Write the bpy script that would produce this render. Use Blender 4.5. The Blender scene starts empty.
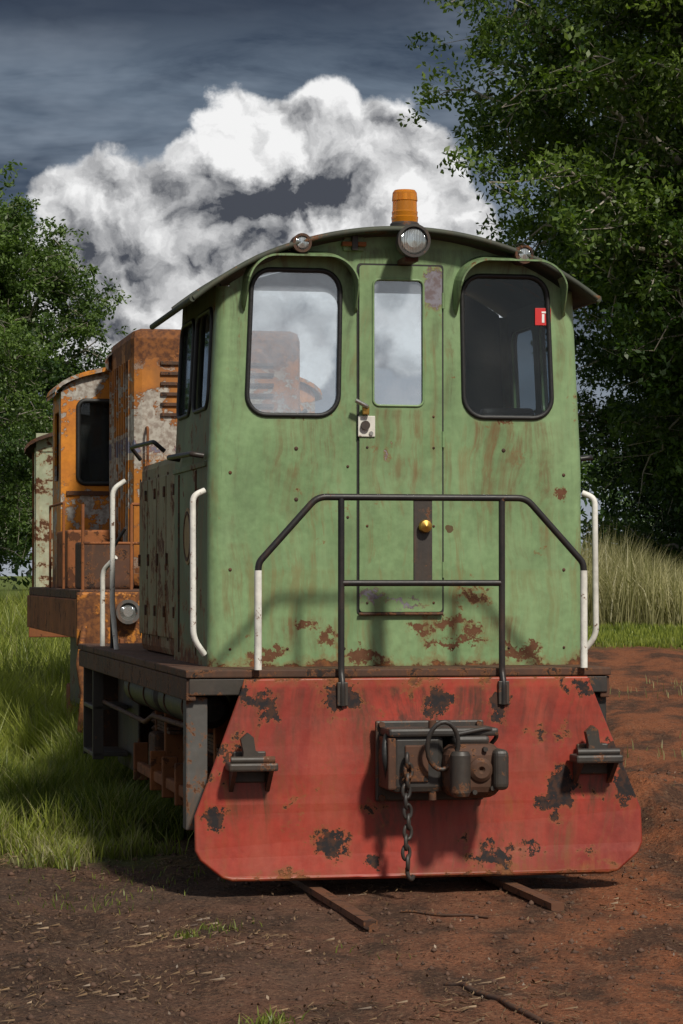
import bpy, bmesh, math, random
import numpy as np
from mathutils import Vector, Matrix
from mathutils.geometry import tessellate_polygon
random.seed(7); rng=np.random.default_rng(7)
scene=bpy.context.scene
col=scene.collection
# ------------------------------------------------------------------ node helpers
class NT:
    def __init__(s,nt): s.nt=nt; s.N=nt.nodes; s.L=nt.links
    def new(s,t,**k):
        n=s.N.new(t)
        for a,b in k.items(): setattr(n,a,b)
        return n
    def put(s,sock,v):
        if v is None: return
        if isinstance(v,bpy.types.NodeSocket): s.L.new(v,sock)
        else:
            if sock.type=='RGBA' and hasattr(v,'__len__') and len(v)==3: v=(*v,1)
            sock.default_value=v
    def m(s,op,a,b=None,c=None,clamp=False):
        n=s.new('ShaderNodeMath',operation=op,use_clamp=clamp)
        s.put(n.inputs[0],a); s.put(n.inputs[1],b); s.put(n.inputs[2],c); return n.outputs[0]
    def vm(s,op,a,b=None):
        n=s.new('ShaderNodeVectorMath',operation=op); s.put(n.inputs[0],a); s.put(n.inputs[1],b)
        return n.outputs['Value'] if op in('LENGTH','DISTANCE','DOT_PRODUCT') else n.outputs[0]
    def noise(s,co,scale,detail=5,rough=.55,dist=0,colr=False):
        n=s.new('ShaderNodeTexNoise'); s.put(n.inputs['Vector'],co); n.inputs['Scale'].default_value=scale
        n.inputs['Detail'].default_value=detail; n.inputs['Roughness'].default_value=rough; n.inputs['Distortion'].default_value=dist
        return n.outputs['Color'] if colr else n.outputs['Fac']
    def mr(s,v,a,b,c=0,d=1,smooth=False):
        n=s.new('ShaderNodeMapRange'); n.clamp=True
        if smooth: n.interpolation_type='SMOOTHSTEP'
        for i,x in enumerate((v,a,b,c,d)): s.put(n.inputs[i],x)
        return n.outputs[0]
    def mix(s,f,a,b,mode='MIX'):
        n=s.new('ShaderNodeMix',data_type='RGBA',blend_type=mode); s.put(n.inputs[0],f); s.put(n.inputs[6],a); s.put(n.inputs[7],b); return n.outputs[2]
    def sep(s,v):
        n=s.new('ShaderNodeSeparateXYZ'); s.put(n.inputs[0],v); return n.outputs
    def comb(s,x,y,z):
        n=s.new('ShaderNodeCombineXYZ'); s.put(n.inputs[0],x);s.put(n.inputs[1],y);s.put(n.inputs[2],z); return n.outputs[0]
    def scalev(s,co,v): return s.vm('MULTIPLY',co,v)
    def bump(s,h,st,dist=.01):
        n=s.new('ShaderNodeBump'); s.put(n.inputs['Height'],h); n.inputs['Strength'].default_value=st; n.inputs['Distance'].default_value=dist; return n.outputs[0]
def newmat(name):
    m=bpy.data.materials.new(name); m.use_nodes=True; t=NT(m.node_tree); b=t.N['Principled BSDF']; return m,t,b
RUST=(.085,.032,.014); RUST2=(.20,.075,.022)
def weather(name,base,var,chipcol=RUST,chip_s=5,chip_t=.66,streak=.5,zr=None,blobs=None,blobcol=None,rough=.5,metal=0,bands=None,wav=.25,dirt=.5,spots=0,spec=.35,wash=None,drips=None):
    m,t,b=newmat(name)
    co=t.new('ShaderNodeTexCoord').outputs['Object']; X=t.sep(co)
    n1=t.noise(co,1.4,4,.6); n2=t.noise(co,22,4,.6); n3=t.noise(co,4.2,5,.62)
    c=t.mix(t.mr(n1,.38,.62),base,var)
    if bands:
        for (z0,z1,bc) in bands:
            zz=t.m('ADD',X[2],t.m('MULTIPLY',t.m('SUBTRACT',n3,.5),.03))
            f=t.m('MULTIPLY',t.m('GREATER_THAN',zz,z0),t.m('LESS_THAN',zz,z1)); c=t.mix(f,c,bc)
    c=t.mix(1,c,t.comb(*[t.mr(n2,.3,.7,.86,1.10)]*3),'MULTIPLY')
    c=t.mix(t.m('MULTIPLY',t.mr(n3,.46,.72),dirt),c,t.mix(.65,base,(.05,.045,.03)))
    if wash:
        wn=t.noise(t.scalev(co,(5,5,.7)),1,5,.65,.5); c=t.mix(t.mr(wn,.48,.68,0,wash[1]),c,wash[0])
    sn=t.noise(t.scalev(t.vm('ADD',co,t.scalev(t.noise(co,1.5,2,.5,0,True),(.25,.25,0))),(19,19,.8)),1,5,.7); lowm=t.mr(t.noise(co,1.9,3),.42,.62)
    sf=t.m('MULTIPLY',t.m('MULTIPLY',t.mr(sn,.51,.66),lowm),streak)
    c=t.mix(sf,c,t.mix(.35,RUST2,base))
    if drips:
        for (x0,x1,zt,zl,amt,dc) in drips:
            f=t.m('MULTIPLY',t.mr(X[0],x0,x0+.05),t.mr(X[0],x1,x1-.05))
            zq=t.m('ADD',X[2],t.m('MULTIPLY',t.m('SUBTRACT',sn,.5),zl*2.2))
            f=t.m('MULTIPLY',f,t.m('MULTIPLY',t.mr(X[2],zt+.01,zt-.01),t.mr(zq,zt-zl,zt)))
            f=t.m('MULTIPLY',f,t.mr(sn,.42,.62,.10,1)); f=t.m('MULTIPLY',f,t.mr(n3,.35,.6,.3,1)); c=t.mix(t.m('MULTIPLY',f,amt),c,dc)
    cn=t.noise(co,chip_s,7,.70,.3); cn2=t.noise(co,chip_s*4.3,4,.7)
    cc=t.m('ADD',t.m('MULTIPLY',cn,.75),t.m('MULTIPLY',cn2,.25))
    halo=t.mr(cc,chip_t-.035,chip_t,0,.75); chip=t.mr(cc,chip_t,chip_t+.008)
    c=t.mix(halo,c,RUST2); c=t.mix(chip,c,t.mix(t.mr(n2,.4,.6),chipcol,t.mix(.5,chipcol,RUST)))
    mask=chip
    if spots:
        v=t.new('ShaderNodeTexVoronoi'); t.put(v.inputs['Vector'],t.vm('ADD',co,t.scalev(t.noise(co,30,2,.5,0,True),(.03,.03,.03)))); v.inputs['Scale'].default_value=spots
        w_=t.sep(v.outputs['Color'])
        sp=t.m('LESS_THAN',v.outputs['Distance'],t.m('MULTIPLY',t.mr(w_[0],.5,1),.08)); c=t.mix(t.m('MULTIPLY',sp,.85),c,RUST)
    if zr:
        for (z0,z1,amt) in zr:
            zf=t.mr(X[2],z0,z1); v=t.m('ADD',t.m('MULTIPLY',zf,amt),t.m('MULTIPLY',t.m('SUBTRACT',cc,.5),2.2))
            f=t.mr(v,.5,.56); c=t.mix(t.m('MULTIPLY',t.mr(v,.3,.5),.5),c,RUST2); c=t.mix(f,c,t.mix(t.mr(n2,.4,.62),RUST,RUST2)); mask=t.m('MAXIMUM',mask,f)
    if blobs:
        d=t.vm('SUBTRACT',t.noise(co,9,6,.75,0,True),(.5,.5,.5))
        P=t.vm('ADD',co,t.scalev(d,(.36,0,.36))); best=None
        for (bx,bz,rx,rz) in blobs:
            q=t.scalev(t.vm('SUBTRACT',P,(bx,0,bz)),(1/rx,0,1/rz)); f=t.m('SUBTRACT',1,t.vm('LENGTH',q))
            best=f if best is None else t.m('MAXIMUM',best,f)
        best=t.m('ADD',best,t.m('MULTIPLY',t.m('SUBTRACT',cn2,.5),1.6))
        c=t.mix(t.mr(best,-.35,.02,0,.6),c,RUST2)
        f=t.mr(best,0,.05); c=t.mix(f,c,t.mix(t.mr(n2,.45,.6),blobcol,t.mix(.5,blobcol,RUST))); mask=t.m('MAXIMUM',mask,f)
    t.put(b.inputs['Base Color'],c); b.inputs['Specular IOR Level'].default_value=spec
    t.put(b.inputs['Roughness'],t.mr(t.m('ADD',t.m('MULTIPLY',mask,.35),t.m('MULTIPLY',n2,.2)),0,.6,rough,.92))
    b.inputs['Metallic'].default_value=metal
    h=t.m('SUBTRACT',t.m('ADD',t.m('MULTIPLY',t.noise(co,2.6,1,.5),wav*6),t.m('MULTIPLY',n2,.12)),t.m('MULTIPLY',mask,.35))
    t.put(b.inputs['Normal'],t.bump(h,.6,.014))
    return m
def plain(name,c,rough=.5,metal=0,var=.3,s=12):
    m,t,b=newmat(name); co=t.new('ShaderNodeTexCoord').outputs['Object']
    n=t.noise(co,s,4,.6); dk=tuple(x*(1-var) for x in c)
    t.put(b.inputs['Base Color'],t.mix(t.mr(n,.3,.7),dk,c)); b.inputs['Roughness'].default_value=rough; b.inputs['Metallic'].default_value=metal
    t.put(b.inputs['Normal'],t.bump(n,.25,.01)); return m
# ------------------------------------------------------------------ mesh helpers
def mkobj(name,verts,faces,mat,parent=None,smooth=False,smf=None):
    me=bpy.data.meshes.new(name); me.from_pydata([tuple(v) for v in verts],[],faces); me.update()
    if smooth: me.polygons.foreach_set('use_smooth',[True]*len(me.polygons))
    elif smf: me.polygons.foreach_set('use_smooth',smf)
    o=bpy.data.objects.new(name,me); col.objects.link(o)
    if mat: me.materials.append(mat)
    if parent: o.parent=parent
    return o
def box(name,x0,x1,y0,y1,z0,z1,mat,parent=None,bev=.006,warp=None,seg=2):
    bm=bmesh.new(); bmesh.ops.create_cube(bm,size=1)
    for v in bm.verts: v.co=Vector(((x0+x1)/2+v.co.x*(x1-x0),(y0+y1)/2+v.co.y*(y1-y0),(z0+z1)/2+v.co.z*(z1-z0)))
    bev=min(bev,.45*min(abs(x1-x0),abs(y1-y0),abs(z1-z0)))
    if bev>0: bmesh.ops.bevel(bm,geom=bm.edges[:],offset=bev,segments=seg,affect='EDGES',profile=.55)
    if warp:
        for v in bm.verts: v.co=Vector(warp(v.co))
    me=bpy.data.meshes.new(name); bm.to_mesh(me); bm.free(); me.materials.append(mat)
    o=bpy.data.objects.new(name,me); col.objects.link(o)
    if parent: o.parent=parent
    return o
def rev(name,p0,p1,prof,mat,parent=None,seg=28):
    p0=Vector(p0); ax=(Vector(p1)-p0).normalized(); a=ax.orthogonal().normalized(); b=ax.cross(a)
    V=[];F=[];S=[]
    for i in range(len(prof)-1):
        (t0,r0),(t1,r1)=prof[i],prof[i+1]; base=len(V)
        for t,r in((t0,r0),(t1,r1)):
            for k in range(seg):
                th=2*math.pi*k/seg; V.append(p0+ax*t+(a*math.cos(th)+b*math.sin(th))*max(r,1e-4))
        for k in range(seg):
            F.append((base+k,base+(k+1)%seg,base+seg+(k+1)%seg,base+seg+k)); S.append(abs(t1-t0)>1e-4)
    return mkobj(name,V,F,mat,parent,smf=S)
def cyl(name,p0,p1,r,mat,parent=None,r1=None,seg=24):
    L=(Vector(p1)-Vector(p0)).length; r1=r if r1 is None else r1
    return rev(name,p0,p1,[(0,0),(0,r),(L,r1),(L,0)],mat,parent,seg)
def fillet(pts,r,n=5):
    pts=[Vector(p) for p in pts]; out=[pts[0]]
    for i in range(1,len(pts)-1):
        p=pts[i]; a=(pts[i-1]-p); b=(pts[i+1]-p); d=min(r,a.length*.49,b.length*.49)
        A=p+a.normalized()*d; B=p+b.normalized()*d
        for k in range(n+1):
            t=k/n; out.append(A*(1-t)**2+p*2*t*(1-t)+B*t*t)
    out.append(pts[-1]); return out
def tube(name,pts,r,mat,parent=None,fr=.05,cyclic=False):
    cu=bpy.data.curves.new(name,'CURVE'); cu.dimensions='3D'; cu.bevel_depth=r; cu.bevel_resolution=4; cu.use_fill_caps=True
    P=fillet(pts,fr) if fr>0 and not cyclic else [Vector(p) for p in pts]
    sp=cu.splines.new('POLY'); sp.points.add(len(P)-1)
    for i,p in enumerate(P): sp.points[i].co=(*p,1)
    sp.use_cyclic_u=cyclic; sp.use_smooth=True
    cu.materials.append(mat); o=bpy.data.objects.new(name,cu); col.objects.link(o)
    if parent: o.parent=parent
    return o
def rrect(x0,x1,z0,z1,r,n=7):
    out=[]
    for (cx,cz,a0) in((x1-r,z1-r,0),(x0+r,z1-r,90),(x0+r,z0+r,180),(x1-r,z0+r,270)):
        for k in range(n+1):
            a=math.radians(a0+90*k/n); out.append((cx+r*math.cos(a),cz+r*math.sin(a)))
    return out
def plate(name,outer,holes,a0,a1,mat,parent,axis='y',warp=None):
    loops=[outer]+holes; P=[p for l in loops for p in l]
    tris=tessellate_polygon([[Vector((p[0],p[1],0)) for p in l] for l in loops]); n=len(P)
    def mk(p,a): 
        v=(p[0],a,p[1]) if axis=='y' else (a,p[0],p[1])
        return warp(Vector(v)) if warp else v
    V=[mk(p,a0) for p in P]+[mk(p,a1) for p in P]
    F=[tuple(t) for t in tris]+[tuple(i+n for i in reversed(t)) for t in tris]
    i0=0
    for l in loops:
        m=len(l)
        for k in range(m):
            a=i0+k; b2=i0+(k+1)%m; F.append((a,b2,b2+n,a+n))
        i0+=m
    return mkobj(name,V,F,mat,parent)
def npmesh(name,V,F,mat,tint=None,parent=None):
    me=bpy.data.meshes.new(name); V=np.asarray(V,np.float32); F=np.asarray(F,np.int32)
    me.vertices.add(len(V)); me.vertices.foreach_set('co',V.ravel())
    k=F.shape[1]; me.loops.add(F.size); me.loops.foreach_set('vertex_index',F.ravel())
    me.polygons.add(len(F)); me.polygons.foreach_set('loop_start',np.arange(len(F),dtype=np.int32)*k)
    me.polygons.foreach_set('loop_total',np.full(len(F),k,np.int32))
    me.update(calc_edges=True); me.validate()
    if tint is not None:
        at=me.attributes.new('tint','FLOAT','POINT'); at.data.foreach_set('value',np.asarray(tint,np.float32))
    me.materials.append(mat); o=bpy.data.objects.new(name,me); col.objects.link(o)
    if parent: o.parent=parent
    return o
def empty(name,loc,rz=0):
    e=bpy.data.objects.new(name,None); e.location=loc; e.rotation_euler=(0,0,rz); col.objects.link(e); return e
# ------------------------------------------------------------------ materials
GREEN=(.20,.305,.145); GREEN2=(.15,.24,.108)
DR=(.14,.065,.026); DK=(.045,.045,.028); OL=(.18,.175,.07)
M_green=weather('green_paint',GREEN,GREEN2,chipcol=(.07,.03,.015),chip_s=4,chip_t=.64,streak=.8,
    zr=[(1.34,1.2,.55)],blobs=[(-.55,1.42,.07,.03),(-.42,1.36,.05,.05),(.30,1.46,.12,.03),(.12,1.40,.07,.03),(.42,1.40,.05,.05),(-.75,1.27,.1,.03),(.72,1.27,.12,.03),(-.2,1.25,.12,.03),(-.6,2.62,.05,.015),(.6,2.62,.06,.015),(.95,2.2,.03,.04),(.33,1.33,.16,.02)],blobcol=(.12,.05,.022),rough=.34,dirt=.4,spots=3.2,wash=((.25,.36,.18),.55),
    drips=[(-.80,-.34,2.61,.6,.7,DR),(.42,.95,2.61,.8,.75,DR),(-1.1,1.1,3.6,.45,.6,DK),(-1.1,1.1,1.75,.6,.65,OL),(.1,.75,1.48,.3,.8,DR),(-.75,-.3,1.48,.3,.7,DR),(.26,.36,3.5,1.4,.6,DK),(-.34,-.25,3.5,1.6,.6,DK),(-1.0,-.9,3.3,1.5,.5,DK),(.93,1.0,3.3,1.4,.7,DR),(-1.04,-.86,1.9,.7,.5,DR)])
M_green_shaded=weather('green_shaded_paint',(.16,.20,.11),(.11,.135,.075),chip_s=3.5,chip_t=.585,streak=.9,zr=[(1.6,1.2,.6)],rough=.6,dirt=.6,spots=4)  # darker copy of the green: side shade put into the colour, plus rust
M_hood=weather('faded_hood_paint',(.24,.215,.125),(.15,.13,.07),chip_s=3.5,chip_t=.555,streak=1,zr=[(1.7,1.2,.7)],rough=.6,dirt=.5,spots=4)
M_door=weather('door_paint',(.195,.295,.14),(.15,.235,.105),chipcol=(.32,.30,.33),chip_s=5,chip_t=.67,streak=.8,
    blobs=[(.215,3.36,.05,.13),(-.17,1.60,.1,.02),(.05,1.55,.12,.015)],blobcol=(.20,.19,.22),rough=.34,dirt=.45,spots=4,wash=((.24,.345,.175),.55),
    drips=[(-.17,.16,2.67,.6,.6,DR),(-.24,-.15,2.52,.6,.9,DR),(-.24,.25,1.75,.3,.6,OL),(.18,.25,3.3,.8,.6,DK)])
M_red=weather('red_paint',(.32,.036,.019),(.20,.024,.015),chipcol=(.018,.011,.010),chip_s=3.3,chip_t=.605,streak=1,
    zr=[(.17,.03,.55),(1.0,1.2,.62)],blobs=[(-.84,.97,.04,.06),(-.90,1.05,.10,.035),(-1.17,.42,.06,.06),(-.52,.25,.09,.07),(.78,.52,.08,.12),(.70,.45,.05,.05),(1.16,.55,.05,.1),(.93,1.09,.09,.04),(-.45,1.05,.1,.06),(.45,1.0,.05,.1),(.40,.17,.14,.05),(.1,1.02,.08,.05),(-.28,.16,.04,.03),(.6,.2,.03,.03),(1.1,.75,.05,.05)],blobcol=(.012,.009,.010),rough=.34,dirt=.55,spots=4,wash=((.33,.075,.042),.5),
    drips=[(-.3,.45,.55,.5,.85,(.05,.025,.015)),(-1.1,1.1,1.1,.5,.7,(.06,.022,.013)),(-.2,.4,1.1,.5,.7,(.045,.018,.011)),(-1.1,-.82,.62,.35,.8,(.07,.027,.014)),(.85,1.12,.62,.35,.8,(.07,.027,.014)),(.2,.9,.35,.3,.7,(.09,.035,.018))])
M_orange=weather('orange_paint',(.62,.235,.018),(.48,.155,.018),chipcol=(.42,.40,.36),chip_s=3.4,chip_t=.512,streak=.9,zr=[(2.3,1.55,.6),(3.4,3.8,.6)],rough=.55,dirt=.3,spots=5)
M_orange_b=weather('orange_banded_paint',(.46,.17,.02),(.27,.09,.02),chipcol=(.40,.37,.32),chip_s=2.8,chip_t=.515,streak=1,zr=[(3.25,3.8,.8),(2.3,1.6,.6)],bands=[(2.93,2.97,(.5,.47,.4)),(2.78,2.93,(.15,.16,.22)),(2.72,2.78,(.42,.36,.28))],rough=.6,dirt=.5,spots=4)
M_cream=weather('faded_cream_paint',(.42,.42,.30),(.30,.33,.22),chip_s=4,chip_t=.54,streak=1,rough=.7)
M_rust=weather('rusty_steel',(.085,.038,.022),(.05,.027,.018),chipcol=(.02,.015,.013),chip_s=7,chip_t=.55,streak=.5,rough=.72)
M_rail=weather('rusty_rail_steel',(.12,.05,.026),(.07,.034,.02),chipcol=(.02,.015,.013),chip_s=9,chip_t=.54,streak=.3,rough=.7)
M_rusto=weather('orange_rust',(.28,.095,.03),(.16,.055,.02),chip_s=6,chip_t=.56,streak=.6,rough=.8)
M_dark=weather('sooty_steel',(.026,.023,.021),(.045,.033,.025),chip_s=6,chip_t=.6,streak=.35,rough=.45,spec=.5)
M_grey=weather('grey_frame_paint',(.10,.095,.09),(.06,.056,.05),chip_s=5,chip_t=.58,streak=.8,rough=.65)
M_black=weather('black_rail_paint',(.012,.012,.014),(.02,.018,.018),chip_s=14,chip_t=.66,streak=.2,rough=.35,wav=0)
M_white=weather('white_rail_paint',(.72,.71,.66),(.58,.56,.50),chip_s=16,chip_t=.61,streak=.35,rough=.5,wav=0)
M_roof=weather('roof_paint',(.055,.065,.045),(.035,.04,.032),chip_s=5,chip_t=.62,streak=.3,rough=.65)
M_rubber=plain('window_rubber',(.012,.012,.012),.55,0,.3,30)
M_int=plain('cab_interior_paint',(.035,.045,.03),.7)
M_intd=plain('dark_vinyl',(.015,.014,.012),.6)
M_chrome=plain('dull_chrome',(.55,.54,.50),.28,.9,.2,20)
M_brass=plain('brass',(.55,.33,.08),.35,.9,.3)
M_label=plain('red_label',(.55,.02,.02),.5,0,.1)
M_labw=plain('white_label',(.8,.8,.78),.5,0,.1)
M_crest=plain('ochre_roundel',(.30,.19,.07),.6,0,.4,18)
def glassmat(name,refl,h0,h1,hc):
    m,t,b=newmat(name); t.N.remove(b); out=t.N['Material Output']
    co=t.new('ShaderNodeTexCoord').outputs['Object']
    tr=t.new('ShaderNodeBsdfTransparent'); tr.inputs[0].default_value=(.90,.94,.96,1)
    gl=t.new('ShaderNodeBsdfGlossy'); gl.inputs['Roughness'].default_value=.02; gl.inputs[0].default_value=(.9,.95,1,1)
    t.put(gl.inputs['Normal'],t.bump(t.noise(co,1.6,1),.10,.02))
    df=t.new('ShaderNodeBsdfDiffuse'); df.inputs[0].default_value=(*hc,1)
    lw=t.new('ShaderNodeLayerWeight'); lw.inputs[0].default_value=.3
    m1=t.new('ShaderNodeMixShader'); t.put(m1.inputs[0],t.m('ADD',refl,t.m('MULTIPLY',lw.outputs['Fresnel'],.6),clamp=True)); t.L.new(tr.outputs[0],m1.inputs[1]); t.L.new(gl.outputs[0],m1.inputs[2])
    m2=t.new('ShaderNodeMixShader'); t.put(m2.inputs[0],t.mr(t.noise(co,3.5,5,.65),.4,.75,h0,h1)); t.L.new(m1.outputs[0],m2.inputs[1]); t.L.new(df.outputs[0],m2.inputs[2])
    t.L.new(m2.outputs[0],out.inputs[0]); return m
M_glass=glassmat('window_glass',.0,0,.03,(.35,.33,.3)); M_glassh=glassmat('dusty_sky_haze_glass',.16,.12,.42,(.55,.60,.68))  # second glass: pale sky reflection put in as blue-white haze, over dust
def ambermat():
    m,t,b=newmat('amber_lens'); b.inputs['Base Color'].default_value=(1,.36,.02,1); b.inputs['Roughness'].default_value=.12
    b.inputs['Transmission Weight'].default_value=.65; return m
M_amber=ambermat()
def lensmat():
    m,t,b=newmat('headlight_lens'); b.inputs['Base Color'].default_value=(.75,.78,.75,1); b.inputs['Roughness'].default_value=.10; b.inputs['Metallic'].default_value=.85
    co=t.new('ShaderNodeTexCoord').outputs['Object']; w=t.new('ShaderNodeTexWave'); w.inputs['Scale'].default_value=35; t.put(w.inputs[0],co)
    t.put(b.inputs['Normal'],t.bump(w.outputs[1],.5,.012)); return m
M_lens=lensmat()
def leafmat(name,dark,light,trl=.35,trc=(1.3,1.5,.6)):
    m,t,b=newmat(name); out=t.N['Material Output']
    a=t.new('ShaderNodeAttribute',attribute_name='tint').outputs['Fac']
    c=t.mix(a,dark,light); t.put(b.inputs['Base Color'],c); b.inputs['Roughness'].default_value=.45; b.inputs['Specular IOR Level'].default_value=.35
    tr=t.new('ShaderNodeBsdfTranslucent'); t.put(tr.inputs[0],t.mix(1,c,trc,'MULTIPLY'))
    mx=t.new('ShaderNodeMixShader'); mx.inputs[0].default_value=trl; t.L.new(b.outputs[0],mx.inputs[1]); t.L.new(tr.outputs[0],mx.inputs[2]); t.L.new(mx.outputs[0],out.inputs[0]); return m
M_leaf=leafmat('tree_leaves',(.030,.062,.012),(.20,.28,.05))
M_leafd=leafmat('dark_tree_leaves',(.022,.05,.014),(.13,.20,.045))
M_grass=leafmat('green_grass',(.05,.08,.012),(.31,.34,.06))
M_dry=leafmat('dry_grass',(.15,.14,.055),(.46,.42,.23))
M_litter=leafmat('leaf_litter',(.05,.025,.012),(.26,.17,.09),.1,(1,1,1))
M_bark=weather('bark',(.24,.21,.17),(.38,.35,.30),chip_s=3,chip_t=.8,streak=.1,rough=.9)
M_stone=plain('gravel_stone',(.13,.07,.045),.9,0,.6,3)
# ------------------------------------------------------------------ value noise
class VN:
    def __init__(s,seed): s.g=np.random.default_rng(seed).random((256,256))
    def __call__(s,x,y):
        xi=np.floor(x).astype(int); yi=np.floor(y).astype(int); fx=x-xi; fy=y-yi; fx=fx*fx*(3-2*fx); fy=fy*fy*(3-2*fy)
        g=s.g; a=g[xi%256,yi%256]; b=g[(xi+1)%256,yi%256]; c=g[xi%256,(yi+1)%256]; d=g[(xi+1)%256,(yi+1)%256]
        return (a*(1-fx)+b*fx)*(1-fy)+(c*(1-fx)+d*fx)*fy-.5
vn=VN(3)
def ss(x,a,b):
    t=np.clip((x-a)/(b-a),0,1); return t*t*(3-2*t)
def ground_h(x,y):
    x=np.asarray(x,float); y=np.asarray(y,float)
    cx=3.43-.2*y
    off=np.abs(x-cx)
    h=.76*ss(y,20,42)*ss(x-cx,1.8,6)+.25*ss(y,42,60)*ss(x-cx,1.8,6)+.75*ss(y,28,60)*ss(cx-x,1.0,6)
    h=np.where(y>30,np.maximum(h,.55*ss(y,30,60)),h)
    near=ss(off,.9,2.2)
    near=np.maximum(near,.35*ss(-y,-14.2,-12.5))
    fade=1/(1+np.maximum(y-20,0)*.08)
    r1=vn(x*6,y*6); r2=vn(x*14,y*14)
    h=h+near*(.16*vn(x*.9,y*.9)+.09*vn(x*2.3+9,y*2.3))+fade*(.044*r1+.026*r2+.05*np.maximum(vn(x*9+31,y*9)-.18,0))*(.35+.65*near)
    h+=-.03
    h+=.24*np.exp(-((x-cx-2.5-.6*vn(y*.5,y*.1))/.45)**2)*ss(y,14.0,17)*(1+1.4*vn(x*1.5,y*1.1))
    h-=.05*np.exp(-((x-1.9-.3*(y-12)*.2)/.22)**2)*ss(-y,-17,-14)
    h-=.04*np.exp(-((x+.9+.25*(y-12))/.25)**2)*ss(-y,-15.5,-13)
    return h
def axis(lo,hi,st,far_lo,far_hi,g=1.13):
    a=list(np.arange(lo,hi,st)); s=st; v=a[-1]
    while v<far_hi: s*=g; v+=s; a.append(v)
    s=st; v=lo; b=[]
    while v>far_lo: s*=g; v-=s; b.append(v)
    return np.array(b[::-1]+a)
xs=axis(-4,5,.035,-900,900); ys=axis(9.8,20,.04,-300,1500,1.07)
GX,GY=np.meshgrid(xs,ys); GZ=ground_h(GX,GY)
nx,ny=len(xs),len(ys); idx=np.arange(nx*ny).reshape(ny,nx)
Fg=np.stack([idx[:-1,:-1],idx[:-1,1:],idx[1:,1:],idx[1:,:-1]],-1).reshape(-1,4)
def groundmat():
    m,t,b=newmat('soil_and_turf'); co=t.new('ShaderNodeNewGeometry').outputs['Position']; X=t.sep(co)
    n1=t.noise(co,.9,5,.62); n2=t.noise(co,9,6,.7); n3=t.noise(co,45,4,.7); n4=t.noise(t.scalev(co,(1,.45,1)),2.2,6,.65)
    red=t.mix(t.mr(n1,.38,.62),(.18,.078,.044),(.105,.062,.043))
    right=t.mr(t.m('ADD',X[0],t.m('MULTIPLY',n1,1.5)),.6,2.2); red=t.mix(t.m('MULTIPLY',right,.8),red,(.27,.088,.034))
    left=t.mr(t.m('ADD',X[0],t.m('MULTIPLY',n4,1.2)),.7,-.4); red=t.mix(t.m('MULTIPLY',left,.6),red,(.075,.048,.033))
    red=t.mix(t.mr(n4,.44,.58,0,.85),red,(.050,.029,.019))
    red=t.mix(t.mr(n2,.5,.75,0,.6),red,(.23,.12,.07)); red=t.mix(t.mr(n3,.55,.72,0,.5),red,(.32,.22,.14)); red=t.mix(t.mr(n3,.47,.34,0,.8),red,(.022,.014,.011))
    cx=t.m('SUBTRACT',X[0],t.m('SUBTRACT',3.43,t.m('MULTIPLY',X[1],.2)))
    wob=t.m('MULTIPLY',t.m('SUBTRACT',t.noise(co,1.3,6,.6),.5),2.6)
    shift=t.mr(X[1],20,27,0,3.2)
    gl=t.m('MULTIPLY',t.mr(t.m('ADD',X[1],wob),15.8,17.4),t.mr(t.m('SUBTRACT',t.m('ADD',cx,t.m('MULTIPLY',wob,.2)),shift),-.9,-1.3))
    gr=t.m('MULTIPLY',t.mr(t.m('ADD',X[1],t.m('MULTIPLY',wob,1.5)),38.5,42),t.mr(cx,1,2))
    g=t.m('MAXIMUM',gl,gr); g=t.m('MAXIMUM',g,t.mr(X[1],120,140))
    gc=t.mix(n2,(.05,.07,.016),(.15,.19,.04))
    c=t.mix(g,red,gc); t.put(b.inputs['Base Color'],c); b.inputs['Roughness'].default_value=.95; b.inputs['Specular IOR Level'].default_value=.2
    t.put(b.inputs['Normal'],t.bump(t.m('ADD',t.m('MULTIPLY',n2,.9),t.m('MULTIPLY',n3,.5)),1,.06)); return m
g=npmesh('ground',np.stack([GX,GY,GZ],-1).reshape(-1,3),Fg,groundmat()); g.data.polygons.foreach_set('use_smooth',[True]*len(g.data.polygons))
# ------------------------------------------------------------------ green shunter
YAW=math.radians(11.3)
L=empty('green_shunting_locomotive',(.428,15,0),YAW)
def tap(v):
    k=1-.045*max(0,min(1,(v[2]-2.35)/1.0)); return (v[0]*k,v[1],v[2])
R=2.04; ZT=3.70
def roofz(x,top=ZT): return top-(R-math.sqrt(max(R*R-x*x,0)))-.06*max(0,abs(x)-.85)
W=1.10; CF=.5; CB=2.02; CR=.07
def endwall(name,y0,y1,holes,mat,dz=0):
    o=[]; h=W-CR
    zsteps=[1.2+i*.15 for i in range(15)]
    for z in zsteps: o.append((h,z))
    for i in range(25):
        x=h-2*h*i/24; o.append((x,roofz(x)-.035-dz))
    for z in reversed(zsteps): o.append((-h,z))
    return plate(name,o,holes,y0,y1,mat,L,'y',tap)
wl=rrect(-.90,-.36,2.63,3.46,.12); wr=rrect(.39,.925,2.63,3.45,.12); wd=rrect(-.155,.14,2.69,3.415,.035,4)
rw=[rrect(-.72,-.06,2.60,3.50,.10),rrect(.10,.77,2.60,3.50,.10)]
endwall('cab_front_wall',CF,CF+.02,[wl,wr,wd],M_green)
endwall('cab_rear_wall',CB-.02,CB,rw,M_green_shaded)
endwall('cab_rear_shade_liner',CB-.03,CB-.022,rw,M_int,.005)  # dark sheet added inside so the cab interior reads as unlit
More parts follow.
